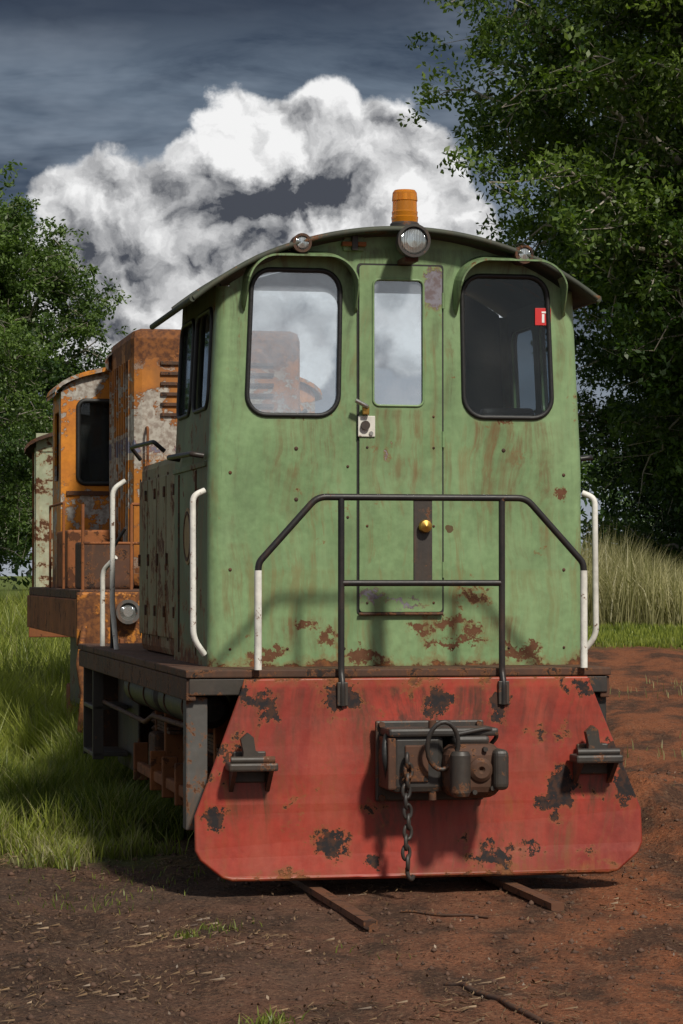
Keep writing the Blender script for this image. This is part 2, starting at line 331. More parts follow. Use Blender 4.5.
for s in(-1,1):
    for (yc,sy,nm) in((CF+CR,-1,'front'),(CB-CR,1,'rear')):
        V=[];F=[];zs=[1.2+i*.1 for i in range(23)]
        for z in zs:
            z2=min(z,3.36)
            for k in range(9):
                a=math.pi/2*k/8; V.append(tap((s*(W-CR+CR*math.sin(a)),yc+sy*CR*math.cos(a),z2)))
        for i in range(len(zs)-1):
            for k in range(8): a=i*9+k; F.append((a,a+1,a+10,a+9))
        mkobj('cab_corner_'+nm,V,F,M_green if sy<0 else M_green_shaded,L,smooth=True)
    h1=rrect(.64,1.24,2.68,3.25,.09); h2=rrect(1.36,1.90,2.68,3.25,.09)
    o=[(CF+CR,1.2+i*.15) for i in range(14)]+[(CF+CR,3.38),(CB-CR,3.38)]+[(CB-CR,1.2+i*.15) for i in reversed(range(14))]
    plate('cab_side_wall',o,[h1,h2],s*W-s*.02,s*W,M_green if s>0 else M_green_shaded,L,'x',tap)
    plate('cab_side_shade_liner',o,[h1,h2],s*(W-.030),s*(W-.023),M_int,L,'x',tap)  # added dark sheet, keeps the inner side wall dim
    for (a,b2) in((.64,1.24),(1.36,1.90)):
        pts=[tap((s*(W+.004),p[0],p[1])) for p in rrect(a,b2,2.68,3.25,.09)]
        tube('side_window_seal',pts,.013,M_rubber,L,0,True)
        if not(s<0 and a<1): plate('side_window_glass',rrect(a,b2,2.68,3.25,.09),[],s*(W-.012),s*(W-.009),M_glass,L,'x',tap)
plate('side_window_glass',rrect(.64,.98,2.69,3.24,.05),[],-(W-.012),-(W-.009),M_glass,L,'x',tap)
V=[];F=[];nr=40;prof=[(x) for x in np.linspace(-1.21,1.15,nr)]
for (yy,dz) in((.38,0),(2.14,0),(2.14,-.035),(.38,-.035)):
    for x in prof: V.append((x,yy,roofz(x)+dz+.012))
for r_ in range(4):
    for k in range(nr-1):
        a=r_*nr+k; b2=((r_+1)%4)*nr+k; F.append((a,a+1,b2+1,b2))
mkobj('cab_roof',V,F,M_roof,L)
tube('roof_front_rim',[(x,.375,roofz(x)-.006) for x in prof],.016,M_roof,L,0)
tube('roof_rear_rim',[(x,2.14,roofz(x)-.006) for x in prof],.016,M_roof,L,0)
for x in(-1.215,1.155): tube('roof_gutter',[(x,.37,roofz(x)-.004),(x,2.15,roofz(x)-.004)],.018,M_roof,L,0)
tube('roof_seam',[(x,1.25,roofz(x)+.016) for x in prof],.012,M_roof,L,0)
for (ol,nm) in((wl,'left'),(wr,'right')):
    pts=[tap((p[0],CF-.002,p[1])) for p in ol]; tube('front_window_seal_'+nm,pts,.014,M_rubber,L,0,True)
    plate('front_window_glass_'+nm,ol,[],CF+.008,CF+.011,M_glassh if nm=='left' else M_glass,L,'y',tap)
    x0=min(p[0] for p in ol)-.035; x1=max(p[0] for p in ol)+.085
    path=[]; rr=.19; z1=3.545; zl=3.22
    for z in np.linspace(zl,z1-rr,6): path.append((x0,z))
    for k in range(1,12):
        a=math.radians(180-90*k/12); path.append((x0+rr+rr*math.cos(a),z1-rr+rr*math.sin(a)))
    for k in range(0,13):
        a=math.radians(90-90*k/12); path.append((x1-rr+rr*math.cos(a),z1-rr+rr*math.sin(a)))
    for z in np.linspace(z1-rr,zl,6)[1:]: path.append((x1,z))
    V=[];F=[];n=len(path); cxm=(x0+x1)/2; czm=3.1
    for i,p in enumerate(path):
        tt=min(i,n-1-i)/(n/2); d=.14*min(1,tt*2.6)**.7+.003
        v=Vector((p[0]-cxm,0,p[1]-czm)).normalized()*.010
        V+= [tap((p[0],CF+.002,p[1])),tap((p[0],CF-d,p[1]-.02*tt)),tap((p[0]+v.x,CF-d,p[1]+v.z-.02*tt)),tap((p[0]+v.x*2.6,CF+.002,p[1]+v.z*2.6))]
    for i in range(n-1):
        for k in range(4): a=i*4+k; b2=i*4+(k+1)%4; F.append((a,b2,b2+4,a+4))
    mkobj('window_hood_'+nm,V,F,M_green,L)
tube('door_window_seal',[(p[0],CF-.02,p[1]) for p in wd],.007,M_green,L,0,True)
plate('door_window_glass',wd,[],CF-.008,CF-.005,M_glassh,L)
plate('door_seam',rrect(-.247,.262,1.495,3.507,.02,3),[rrect(-.232,.247,1.512,3.492,.02,3),],CF-.006,CF+.001,M_intd,L)
plate('front_door',rrect(-.235,.25,1.509,3.495,.02,3),[wd],CF-.018,CF-.001,M_door,L)
for z in(1.75,2.5,3.3): cyl('door_hinge',(.258,CF-.016,z-.045),(.258,CF-.016,z+.045),.010,M_green,L,seg=12)
tube('door_weather_strip',[(-.24,CF-.02,1.497),(.255,CF-.02,1.497)],.009,M_rust,L,0)
box('lock_plate',-.245,-.145,CF-.028,CF-.017,2.51,2.63,M_white,L,.004)
cyl('lock_barrel',(-.205,CF-.05,2.575),(-.205,CF-.02,2.575),.026,M_dark,L)
cyl('keyhole_escutcheon',(-.17,CF-.035,2.53),(-.17,CF-.02,2.53),.012,M_chrome,L)
tube('door_handle',[(-.20,CF-.02,2.68),(-.20,CF-.07,2.68),(-.27,CF-.075,2.715)],.013,M_chrome,L,.02)
box('padlock',-.225,-.185,CF-.06,CF-.035,2.635,2.685,M_brass,L,.005)
V=[];F=[]
def rivet(x,y,z,r=.011):
    b0=len(V); V.append((x,y-.006,z))
    for rr_,yy in((r*.7,-.004),(r,0.002)):
        for k in range(8): V.append((x+rr_*math.cos(k*math.pi/4),y+yy,z+rr_*math.sin(k*math.pi/4)))
    for k in range(8):
        F.append((b0,b0+1+k,b0+1+(k+1)%8)); F.append((b0+1+k,b0+9+k,b0+9+(k+1)%8,b0+1+(k+1)%8))
for x in(-.98,-.65,-.32,.32,.65,.98): rivet(x,CF-.001,1.30,.009)
for z in(1.75,2.3): rivet(-.98,CF,z,.012); rivet(.98,CF,z,.012)
for z in(2.44,2.15): rivet(-.60,CF,z,.014); rivet(.62,CF,z,.014); rivet(-.30,CF,z-.1,.01)
for x in(-.19,.2):
    for z in(1.56,2.0,2.45,2.63): rivet(x,CF-.018,z,.009)
mkobj('rivets',V,F,M_rust,L,smooth=True)
cyl('headlight_bracket',(.03,CF,3.60),(.03,.3,3.60),.03,M_dark,L)
rev('headlight_shell',(.03,.42,3.612),(.03,.2,3.612),[(0,.03),(.03,.075),(.12,.092),(.17,.094),(.19,.095),(.19,.080),(.17,.078)],M_dark,L)
rev('headlight_lens',(.03,.256,3.612),(.03,.2,3.612),[(0,.082),(.012,.068),(.02,.04),(.024,0)],M_lens,L)
box('headlight_foot',-.01,.07,.3,CF,3.50,3.53,M_rust,L)
rev('beacon_base',(.03,.48,3.70),(.03,.48,4),[(0,.085),(.035,.085),(.045,.075),(.045,0)],M_dark,L)
rev('beacon_lens',(.03,.48,3.745),(.03,.48,4),[(0,.075),(.03,.078),(.035,.073),(.06,.075),(.065,.071),(.12,.070),(.125,.074),(.17,.07),(.185,.06),(.19,0)],M_amber,L)
cyl('beacon_reflector',(.03,.48,3.75),(.03,.48,3.87),.032,M_dark,L)
for x,z in((-.59,3.60),(.71,3.565)):
    rev('marker_light_shell',(x,CF+.01,z),(x,CF-.2,z),[(0,.05),(.05,.055),(.15,.055),(.15,.04)],M_rust,L,20)
    rev('marker_light_lens',(x,CF-.13,z),(x,CF-.3,z),[(0,.042),(.008,.03),(.012,0)],M_lens,L,20)
box('lamp_bracket',-.34,-.20,CF-.05,CF,3.60,3.625,M_rusto,L,.004); box('lamp_bracket_plate',-.33,-.21,CF-.02,CF-.002,3.575,3.655,M_green,L,.004)
box('lamp_bracket_lug',-.285,-.25,CF-.055,CF-.02,3.575,3.66,M_dark,L,.004)
box('cab_floor',-1.05,1.05,CF+.03,CB-.03,1.25,1.3,M_intd,L)
box('control_desk',-.15,.55,1.45,1.85,1.3,2.5,M_int,L,.03)
box('seat_back',.62,.95,1.0,1.1,2.0,2.72,M_intd,L,.03); box('seat_cushion',.5,1.0,.75,1.1,1.9,2.02,M_intd,L,.03)
tube('brake_lever',[(-.5,1.2,1.9),(-.5,1.2,2.62),(-.42,1.15,2.70)],.014,M_chrome,L)
box('extinguisher_label',.81,.905,CF-.0015,CF+.006,3.17,3.27,M_label,L,.001)
box('extinguisher_symbol_body',.85,.865,CF-.0035,CF-.001,3.185,3.235,M_labw,L,.001); box('extinguisher_symbol_nozzle',.848,.88,CF-.0035,CF-.001,3.24,3.25,M_labw,L,.001)
box('deck_plate',-1.3,1.12,.02,5.9,1.155,1.2,M_rust,L,.008)
box('deck_side_beam',-1.295,-1.24,.04,5.88,1.03,1.152,M_rust,L,.008); box('deck_side_beam',1.06,1.115,.04,5.88,1.03,1.152,M_rust,L,.008)
box('deck_front_channel',-1.28,1.1,.03,.07,1.06,1.152,M_dark,L,.006)
def lean(v): 
    d=.012*math.sin(v[0]*4.1+1)*math.sin(v[2]*3.3)*min(1,max(0,(1.12-v[2])*3))+.008*math.sin(v[0]*9+v[2]*5)*min(1,max(0,(1.12-v[2])*3))
    return (v[0]*.98-.004,v[1]-.11*(1-(v[2]-.05)/1.1)+d,v[2])
o=[(.99,1.14),(1.0,1.1),(1.25,.47),(1.275,.41),(1.275,.23),(1.25,.18),(1.13,.085),(1.08,.07)]
o=o+[(-x,z) for x,z in reversed(o)]
o2=[]
for i in range(len(o)):
    a,b2=o[i],o[(i+1)%len(o)]; o2.append(a)
    nseg=int(math.hypot(b2[0]-a[0],b2[1]-a[1])/.15)
    for k in range(1,nseg): o2.append((a[0]+(b2[0]-a[0])*k/nseg,a[1]+(b2[1]-a[1])*k/nseg))
plate('front_buffer_plate',o2,[],-.025,0,M_red,L,'y',lean)
tube('buffer_plate_edge',[lean((x,-.012,z)) for x,z in o2+[o2[0]]],.013,M_red,L,0)
for s in(-1,1):
    k_=1 if s<0 else .86
    box('plate_side_gusset',min(s*.96,s*.98),max(s*.96,s*.98),.01,.5,.35,1.05,M_dark,L)
    box('frame_end_post',min(s*1.17*k_,s*1.29*k_),max(s*1.17*k_,s*1.29*k_),.08,.2,.32,1.05,M_grey if s<0 else M_dark,L,.01)
    box('frame_end_web',min(s*1.165*k_,s*1.18*k_),max(s*1.165*k_,s*1.18*k_),.2,.75,.5,1.05,M_grey,L,.004)
def lug(xc,zo):
    zb=.64+zo
    yf=lean((xc,-.025,zb))[1]
    box('lug_backplate',xc-.09,xc+.09,yf-.025,yf+.0,zb-.05,zb+.12,M_dark,L,.008)
    box('lug_shelf',xc-.135,xc+.135,yf-.17,yf-.01,zb+.02,zb+.065,M_dark,L,.012)
    for q in(-.1,.1): 
        V=[(xc+q-.012,yf-.01,zb+.02),(xc+q-.012,yf-.15,zb+.02),(xc+q-.012,yf-.01,zb-.10),(xc+q+.012,yf-.01,zb+.02),(xc+q+.012,yf-.15,zb+.02),(xc+q+.012,yf-.01,zb-.10)]
        mkobj('lug_gusset',V,[(0,1,2),(5,4,3),(0,3,4,1),(1,4,5,2),(2,5,3,0)],M_dark,L)
    pr=[(-.05,.06),(-.045,.12),(-.06,.19),(-.02,.225),(.01,.2),(.02,.13),(.06,.1),(.07,.06)]
    plate('lug_horn',[(xc+a,zb+b2) for a,b2 in pr],[],yf-.10,yf-.05,M_dark,L)
    cyl('lug_pin',(xc-.12,yf-.13,zb+.08),(xc+.12,yf-.13,zb+.08),.02,M_dark,L)
lug(-.965,.0); lug(.97,.02)
box('coupler_mount_plate',-.27,.34,-.13,-.095,.48,.92,M_dark,L,.01)
box('coupler_box',-.235,.06,-.36,-.12,.54,.86,M_dark,L,.035)
box('coupler_box_rib',-.25,.36,-.38,-.12,.845,.89,M_dark,L,.014)
box('coupler_box_flange',-.255,-.21,-.375,-.12,.56,.84,M_rust,L,.01)
box('coupler_box_inset',-.16,-.03,-.372,-.355,.60,.80,M_rust,L,.01)
rev('coupler_shank',(.21,-.12,.665),(.21,-.6,.665),[(0,.12),(.08,.15),(.2,.155),(.24,.13),(.24,0)],M_dark,L,16)
box('coupler_head',.05,.37,-.47,-.22,.51,.815,M_rust,L,.10,None,5)
box('coupler_guard_arm',.30,.385,-.52,-.30,.56,.78,M_dark,L,.035,None,4)
rev('coupler_knuckle',(.12,-.48,.53),(.12,-.48,1),[(0,0),(0,.045),(.02,.055),(.22,.055),(.24,.045),(.24,0)],M_dark,L,18)
rev('coupler_lock_boss',(.235,-.44,.67),(.235,-.6,.67),[(0,.07),(.04,.065),(.055,.045),(.055,.02),(.03,.0)],M_rust,L,18)
box('coupler_head_cap',.10,.30,-.42,-.26,.80,.85,M_dark,L,.02)
for (bx,bz) in((.20,.55),(.30,.57),(.26,.78)): cyl('coupler_bolt',(bx,-.485,bz),(bx,-.45,bz),.014,M_dark,L,seg=6)
cyl('coupler_pin',(.0,-.33,.50),(.0,-.33,.93),.022,M_rust,L)
tube('coupler_link',[(.03+.085*math.cos(a),-.45-.03*math.sin(a),.80+.13*math.sin(a)) for a in np.linspace(0,2*math.pi,22)[:-1]],.013,M_dark,L,0,True)
tube('brake_hose',[(-.2,-.2,.87),(-.26,-.32,.84),(-.27,-.35,.72),(-.24,-.3,.62)],.018,M_rubber,L,.06)
tube('coupler_arm',[(.33,-.3,.79),(.37,-.34,.85),(.30,-.38,.89),(.12,-.42,.86)],.012,M_dark,L,.04)
for i,(bx,bz) in enumerate(((-.24,.5),(.31,.5),(-.24,.9),(.31,.9))): cyl('mount_bolt',(bx,-.155,bz),(bx,-.12,bz),.018,M_rust,L,seg=6)
zc=.72
for i in range(11):
    l=.038; w_=.023; pts=[]
    for a in np.linspace(0,2*math.pi,17)[:-1]:
        u=w_*math.cos(a); v=l*math.sin(a); tw=.35 if i%2 else 1.25
        pts.append((-.155+u*math.cos(tw)+.008*math.sin(i*1.3),-.40+u*math.sin(tw),zc+v))
    tube('chain_link',pts,.010,M_dark,L,0,True); zc-=.055
tube('chain_hook',[(-.155,-.40,zc+.03),(-.155,-.40,zc-.01),(-.13,-.40,zc-.04),(-.12,-.40,zc-.01)],.012,M_dark,L,.02)
hy=-.01
tube('front_handrail',[(-.905,hy,1.74),(-.9,hy,1.79),(-.575,hy,2.15),(.615,hy,2.15),(.945,hy,1.79),(.95,hy,1.74)],.019,M_black,L,.05)
for x in(-.905,.95): tube('handrail_stanchion',[(x,hy,1.2),(x,hy,1.745)],.0205,M_white,L,0)
for x in(-.44,.475): 
    tube('handrail_post',[(x,hy,2.15),(x,hy,1.18),(x,hy-.035,1.12),(x,hy-.035,1.0)],.0185,M_black,L,.03)
    box('post_foot',x-.03,x+.03,hy-.045,hy-.015,1.0,1.13,M_dark,L,.004)
tube('handrail_lower_bar',[(-.44,hy,1.675),(.475,hy,1.675)],.0175,M_black,L,0)
box('handrail_center_plate',-.03,.075,hy-.006,hy+.012,1.68,2.15,M_dark,L,.003)
rev('brass_knob',(.03,hy,1.99),(.03,hy-.1,1.99),[(0,.02),(.01,.03),(.03,.038),(.05,.032),(.06,0)],M_brass,L)
for s in(-1,1):
    x=s*(W+.015); xo=s*(W+.085)
    tube('corner_grab_rail',[(x,.58,2.2),(xo,.56,2.17),(xo,.54,1.36),(x,.58,1.27)],.0175,M_white,L,.07)
    tube('side_rail_black',[(x,.62,2.40),(xo,.62,2.41),(xo,1.6,2.43),(x,1.62,2.42)],.016,M_black,L,.03)
    tube('hood_rail_black',[(x,2.3,2.50),(xo,2.3,2.56),(xo,3.5,2.58),(x,3.55,2.5)],.014,M_black,L,.03)
    xd=-1.2 if s<0 else 1.1
    tube('rear_grab_rail',[(xd,4.2,1.2),(xd-.03,4.2,1.5),(xd-.03,4.2,2.32),(xd*.95,4.2,2.38)],.018,M_white,L,.05)
    tube('rear_step_rail',[(xd,5.1,1.2),(xd,5.1,1.75),(xd*.93,5.0,1.85)],.018,M_white,L,.05)
    tube('rear_brace_rail',[(xd,4.5,1.2),(xd,4.5,1.9),(xd*.93,4.4,2.05)],.012,M_black,L,.05)
rev('side_roundel',(-(W+.0),1.35,1.95),(-2,1.35,1.95),[(0,.17),(.006,.17),(.006,0)],M_crest,L)
rev('side_roundel_ring',(-(W+.006),1.35,1.95),(-2,1.35,1.95),[(0,.15),(.004,.15),(.004,.13),(0,.13)],M_rust,L)
box('side_belt_strip',-(W+.012),-(W-.002),.62,1.95,2.34,2.37,M_green_shaded,L,.004)
for y in(1.0,1.72): box('side_panel_joint',-(W+.008),-(W-.002),y,y+.02,1.25,2.33,M_rust,L,.002)
box('engine_hood',-1.06,1.06,CB+.01,3.95,1.2,2.48,M_hood,L,.05)
box('engine_hood_top',-.8,.8,CB+.01,3.9,2.47,2.56,M_hood,L,.04)
box('engine_hood_nose',-.8,.8,3.93,5.6,1.2,2.3,M_hood,L,.06)
for s in(-1,1):
    for i in range(4):
        y=2.1+i*.47; xa,xb=sorted((s*1.055,s*1.075))
        box('hood_door',xa,xb,y,y+.42,1.32,2.36,M_hood,L,.006)
        box('hood_door_handle',*sorted((s*1.075,s*1.09)),y+.35,y+.37,1.78,1.86,M_rust,L,.004)
        for z in(1.45,2.22): box('hood_door_hinge',*sorted((s*1.075,s*1.088)),y+.01,y+.05,z,z+.07,M_rust,L,.004)
        box('hood_door_gap',*sorted((s*1.062,s*1.066)),y+.425,y+.465,1.3,2.38,M_rust,L,0)
cyl('exhaust_stub',(0,4.6,2.25),(0,4.6,2.6),.07,M_rust,L)
for s in(-1,1):
    xa,xb=sorted((s*.74,s*.78)); box('main_frame',xa,xb,.15,5.7,.42,1.15,M_dark,L)
    for (ya,yb) in((.5,2.1),(2.25,3.9)):
        rev('air_tank',(s*1.08,ya,.96),(s*1.08,yb,.96),[(0,0),(.01,.07),(.05,.108),(.09,.115),(yb-ya-.09,.115),(yb-ya-.05,.108),(yb-ya-.01,.07),(yb-ya,0)],M_dark,L)
    for y in(.9,1.7,2.7,3.5): rev('tank_strap',(s*1.08,y,.96),(s*1.08,y+1,.96),[(0,.115),(0,.122),(.03,.122),(.03,.115)],M_rust,L)
    for yc in(1.35,3.55):
        rev('driving_wheel',(s*.50,yc,.47),(s*2,yc,.47),[(0,.10),(0,.47),(.03,.47),(.04,.44),(.13,.43),(.14,.38),(.10,.34),(.09,.15),(.2,.14),(.2,0)],M_rusto if s<0 else M_rust,L,36)
        xa,xb=sorted((s*.86,s*1.04)); box('axle_box',xa,xb,yc-.16,yc+.16,.34,.66,M_rust,L,.03)
        for q in(-.24,.24): box('horn_guide',*sorted((s*.8,s*.98)),yc+q-.03,yc+q+.03,.3,.95,M_rusto if s<0 else M_rust,L,.01)
        for k in range(5): box('leaf_spring',*sorted((s*.88,s*.97)),yc-.42+.07*k,yc+.42-.07*k,.665+.022*k,.684+.022*k,M_rust,L,.003)
        for k in range(6):
            rev('coil_spring_turn',(s*.93,yc+.36,.5+.05*k),(s*.93,yc+.36,2),[(0,.05),(.015,.065),(.03,.05)],M_rust,L,16)
    cyl('axle',(s*.0,1.35,.47),(s*.9,1.35,.47),.07,M_dark,L); cyl('axle',(s*0,3.55,.47),(s*.9,3.55,.47),.07,M_dark,L)
    box('brake_rigging_bar',*sorted((s*1.03,s*1.08)),.35,4.1,.36,.43,M_rusto,L,.01)
    for y in(.5,1.0,1.9,2.5,3.1,4.0): box('rigging_bracket',*sorted((s*1.0,s*1.1)),y,y+.05,.30,.56,M_rusto,L,.008)
    xq=1.2 if s<0 else 1.08
    tube('air_pipe',[(s*xq,.3,.86),(s*xq,2.2,.84),(s*xq,2.6,.78),(s*xq,5.2,.8)],.016,M_rust,L,.05)
    xe=1.28 if s<0 else 1.1
    for y in(5.0,5.65): box('step_hanger',*sorted((s*(xe-.08),s*xe)),y,y+.03,.38,1.12,M_dark,L,.004)
    for z in(.40,.74): box('step_tread',*sorted((s*(xe-.26),s*xe)),5.0,5.68,z,z+.03,M_dark,L,.006)
    box('rear_guard',*sorted((s*.98,s*1.0)),4.6,5.85,.3,1.1,M_dark,L,.01)
box('belly_tank',-.72,.72,.6,5.2,.5,1.1,M_dark,L,.03)
box('rear_buffer_plate',-1.2,1.1,5.9,5.94,.4,1.15,M_rust,L,.01)
# ------------------------------------------------------------------ orange locomotive
O=empty('orange_diesel_locomotive',(3.628-.2*22.3,22.3,0),YAW)
DL=5.0
box('deck',-1.33,1.33,.0,DL,1.52,1.6,M_rust,O,.01)
box('headstock',-1.36,1.36,-.06,.0,1.14,1.58,M_orange,O,.02)
for s in(-1,1):
    box('side_sill',*sorted((s*1.29,s*1.35)),.02,DL,1.2,1.52,M_rusto,O,.01)
box('front_hood',-.75,.75,1.3,3.04,1.6,3.87,M_orange_b,O,.09)
for k in range(9): box('hood_rib',-.765,-.745,1.42+k*.18,1.47+k*.18,1.75,3.6,M_orange_b,O,.005)
for k in range(6): box('radiator_slat',-.5,.5,1.28,1.31,3.1+k*.09,3.13+k*.09,M_rust,O,.003)
for (xa,xb) in((-.56,-.03),(.02,.55)): box('hood_door_front',xa,xb,1.283,1.3,1.75,2.66,M_orange_b,O,.004)
tube('hood_grab_iron',[(-.62,1.3,2.2),(-.62,1.22,2.2),(-.62,1.22,3.0),(-.62,1.3,3.0)],.012,M_rusto,O,.03)
ow=rrect(-1.04,-.70,2.57,3.34,.07); ow2=rrect(.70,1.04,2.57,3.34,.07)
CE=3.85
o=[(1.2,1.6),(1.2,3.42)]+[(1.2*math.cos(a)*.98,3.42+.27*math.sin(a)) for a in np.linspace(.25,math.pi-.25,12)]+[(-1.2,3.42),(-1.2,1.6)]
plate('cab_front',o,[ow,ow2],3.04,3.07,M_orange,O)
plate('cab_back',o,[],CE,CE+.03,M_orange,O)
for s in(-1,1): plate('cab_side',[(3.07,1.6),(3.07,3.43),(CE,3.43),(CE,1.6)],[rrect(3.25,3.68,2.6,3.25,.06)],s*1.2,s*1.18,M_orange,O,'x')
V=[];F=[];pr=[(1.26*math.cos(a),3.42+.30*math.sin(a)) for a in np.linspace(0,math.pi,20)]
for (yy,dz) in((2.98,0),(CE+.1,0),(CE+.1,-.04),(2.98,-.04)):
    for x,z in pr: V.append((x,yy,z+dz))
for r_ in range(4):
    for k in range(19): a=r_*20+k; b2=((r_+1)%4)*20+k; F.append((a,a+1,b2+1,b2))
mkobj('cab_roof',V,F,M_orange,O)
for w_ in(ow,ow2):
    tube('cab_window_seal',[(p[0],3.035,p[1]) for p in w_],.022,M_rubber,O,0,True); plate('cab_window_glass',w_,[],3.05,3.053,M_glass,O)
box('cab_dark_backing',-1.15,1.15,3.2,3.23,1.65,3.4,M_intd,O)  # near-black sheet close behind the windows, standing in for the unlit cab
rev('horn',(-.72,3.0,3.68),(-.72,2.6,3.68),[(0,.05),(.1,.06),(.2,.10),(.2,.085),(.1,.04),(.1,0)],M_grey,O)
box('cab_door_frame',-1.15,-.66,3.02,3.035,2.46,2.50,M_rust,O,.003)
box('rear_body',-.85,.85,CE+.03,DL-.1,1.6,3.1,M_orange_b,O,.06)
box('tool_box',-1.25,-.80,.7,1.2,1.6,2.0,M_rust,O,.02); box('battery_box',-1.25,-.80,1.9,2.9,1.6,2.12,M_rusto,O,.02)
for x in(-1.3,-.9,-.45,.45,.95,1.3): tube('deck_stanchion',[(x,.06,1.58),(x,.06,2.3)],.014,M_rusto if x<0 else M_white,O,0)
tube('deck_rail',[(-.9,.06,2.3),(-.45,.06,2.3)],.014,M_rusto,O,0); tube('deck_rail_mid',[(-1.3,.06,1.98),(-.45,.06,1.98)],.012,M_rusto,O,0)
tube('deck_rail',[(.45,.06,2.3),(1.3,.06,2.3)],.014,M_white,O,0)
for y in(1.6,2.9): tube('side_stanchion',[(-1.31,y,1.55),(-1.31,y,2.35)],.012,M_rusto,O,0)
tube('side_rail',[(-1.31,1.6,2.35),(-1.31,2.9,2.35)],.012,M_rusto,O,0)
rev('buffer_lamp',(-.95,-.06,1.42),(-.95,-.3,1.42),[(0,.09),(.06,.1),(.1,.1),(.1,.075),(.06,.06),(.06,0)],M_grey,O,20)
rev('buffer_lamp_lens',(-.95,-.13,1.42),(-.95,-.3,1.42),[(0,.07),(.02,.04),(.02,0)],M_lens,O,20)
for z in(1.0,.72): box('headstock_step',-1.35,-1.0,-.2,-.06,z,z+.03,M_rust,O)
for x in(-1.34,-1.02): box('step_hanger',x,x+.03,-.18,-.1,.72,1.2,M_rusto,O,.004)
tube('hanging_hose',[(-1.30,-.1,1.3),(-1.36,-.24,1.0),(-1.32,-.24,.75),(-1.35,-.24,.45)],.026,M_orange,O,.05)
box('coupler',-.14,.14,-.4,-.06,.65,.95,M_dark,O,.04)
for yc in(1.2,3.9):
    for s in(-1,1):
        rev('wheel',(s*.5,yc,.48),(s*2,yc,.48),[(0,.1),(0,.47),(.03,.47),(.04,.43),(.13,.42),(.13,0)],M_rust,O,28)
        box('axle_box',*sorted((s*.86,s*1.05)),yc-.17,yc+.17,.34,.68,M_rusto,O,.03)
for s in(-1,1): box('side_frame',*sorted((s*.8,s*.95)),.4,DL-.3,.62,1.0,M_rust,O,.04)
box('fuel_tank',-1.1,1.1,2.0,3.2,.5,1.2,M_dark,O,.06); box('underframe',-.9,.9,.1,DL-.1,.95,1.5,M_dark,O,.03)
# ------------------------------------------------------------------ cream wagon coupled behind, round the curve
Wg=empty('cream_brake_van',(-2.22,29.2,.05),math.radians(4))
box('body',-1.1,1.1,0,6,1.25,3.05,M_cream,Wg,.02)
for k in range(9): box('body_batten',-1.08+k*.265,-1.04+k*.265,-.025,.003,1.3,3.0,M_cream,Wg,.004)
for k in range(10): box('side_batten',-1.125,-1.098,.1+k*.6,.16+k*.6,1.3,3.0,M_rusto,Wg,.004)
V=[];F=[];pr=[(1.2*math.cos(a),3.02+.28*math.sin(a)) for a in np.linspace(0,math.pi,20)]
for (yy,dz) in((-.12,0),(6.12,0),(6.12,-.04),(-.12,-.04)):
    for x,z in pr: V.append((x,yy,z+dz))
for r_ in range(4):
    for k in range(19): a=r_*20+k; b2=((r_+1)%4)*20+k; F.append((a,a+1,b2+1,b2))
mkobj('roof',V,F,M_rust,Wg); box('end_gable',-1.08,1.08,-.01,.01,3.0,3.2,M_cream,Wg,.004)
box('underframe',-1.15,1.15,-.1,6.1,1.0,1.24,M_rusto,Wg,.01)
for yc in(1.2,4.8):
    for s in(-1,1): rev('wheel',(s*.5,yc,.45),(s*2,yc,.45),[(0,.1),(0,.45),(.03,.45),(.04,.41),(.13,.4),(.13,0)],M_rust,Wg,24)
# ------------------------------------------------------------------ track
T=empty('railway_track',(.428,15,0),YAW)
def rail(name,x,y0,y1,par,zt=.035,mat=None):
    pr=[(-.035,0),(.035,0),(.035,-.035),(.009,-.045),(.009,-.11),(.06,-.13),(-.06,-.13),(-.009,-.11),(-.009,-.045),(-.035,-.035)]
    V=[(x+a,y0,zt+b2) for a,b2 in pr]+[(x+a,y1,zt+b2) for a,b2 in pr]; n=len(pr)
    F=[(i,(i+1)%n,n+(i+1)%n,n+i) for i in range(n)]+[tuple(range(n)),tuple(range(2*n-1,n-1,-1))]
    mkobj(name,V,F,mat or M_rust,par)
rail('rail_a',-.60,-1.55,14,T,.015,M_rail); rail('rail_b',.50,-1.05,14,T,.015,M_rail)
for k in range(20): box('sleeper',-1.0,1.0,.4+k*.65,.62+k*.65,-.14,-.025,M_rust,T,.02)
# ------------------------------------------------------------------ foliage
def rvec(n):
    v=rng.normal(size=(n,3)); return v/np.linalg.norm(v,axis=1,keepdims=True)
def leaves(C,rad,per,size,tintc,up=.4):
    n=len(C)*per; c=np.repeat(C,per,0); t0=np.repeat(tintc,per)
    r=np.repeat(rad,per)[:,None]
    P=c+rvec(n)*r*(rng.random((n,1))**.5)*np.array([1,1,.7])
    d=rvec(n); d[:,2]-=.25; d/=np.linalg.norm(d,axis=1,keepdims=True)
    nrm=rvec(n); nrm[:,2]=np.abs(nrm[:,2])+up; w=np.cross(d,nrm); w/=np.linalg.norm(w,axis=1,keepdims=True)+1e-6
    s=size*(.6+.8*rng.random((n,1)))
    V=np.stack([P,P+d*s*.5+w*s*.26,P+d*s,P+d*s*.5-w*s*.26],1).reshape(-1,3)
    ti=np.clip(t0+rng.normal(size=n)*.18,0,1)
    return V,np.arange(n*4).reshape(n,4),np.repeat(ti,4)
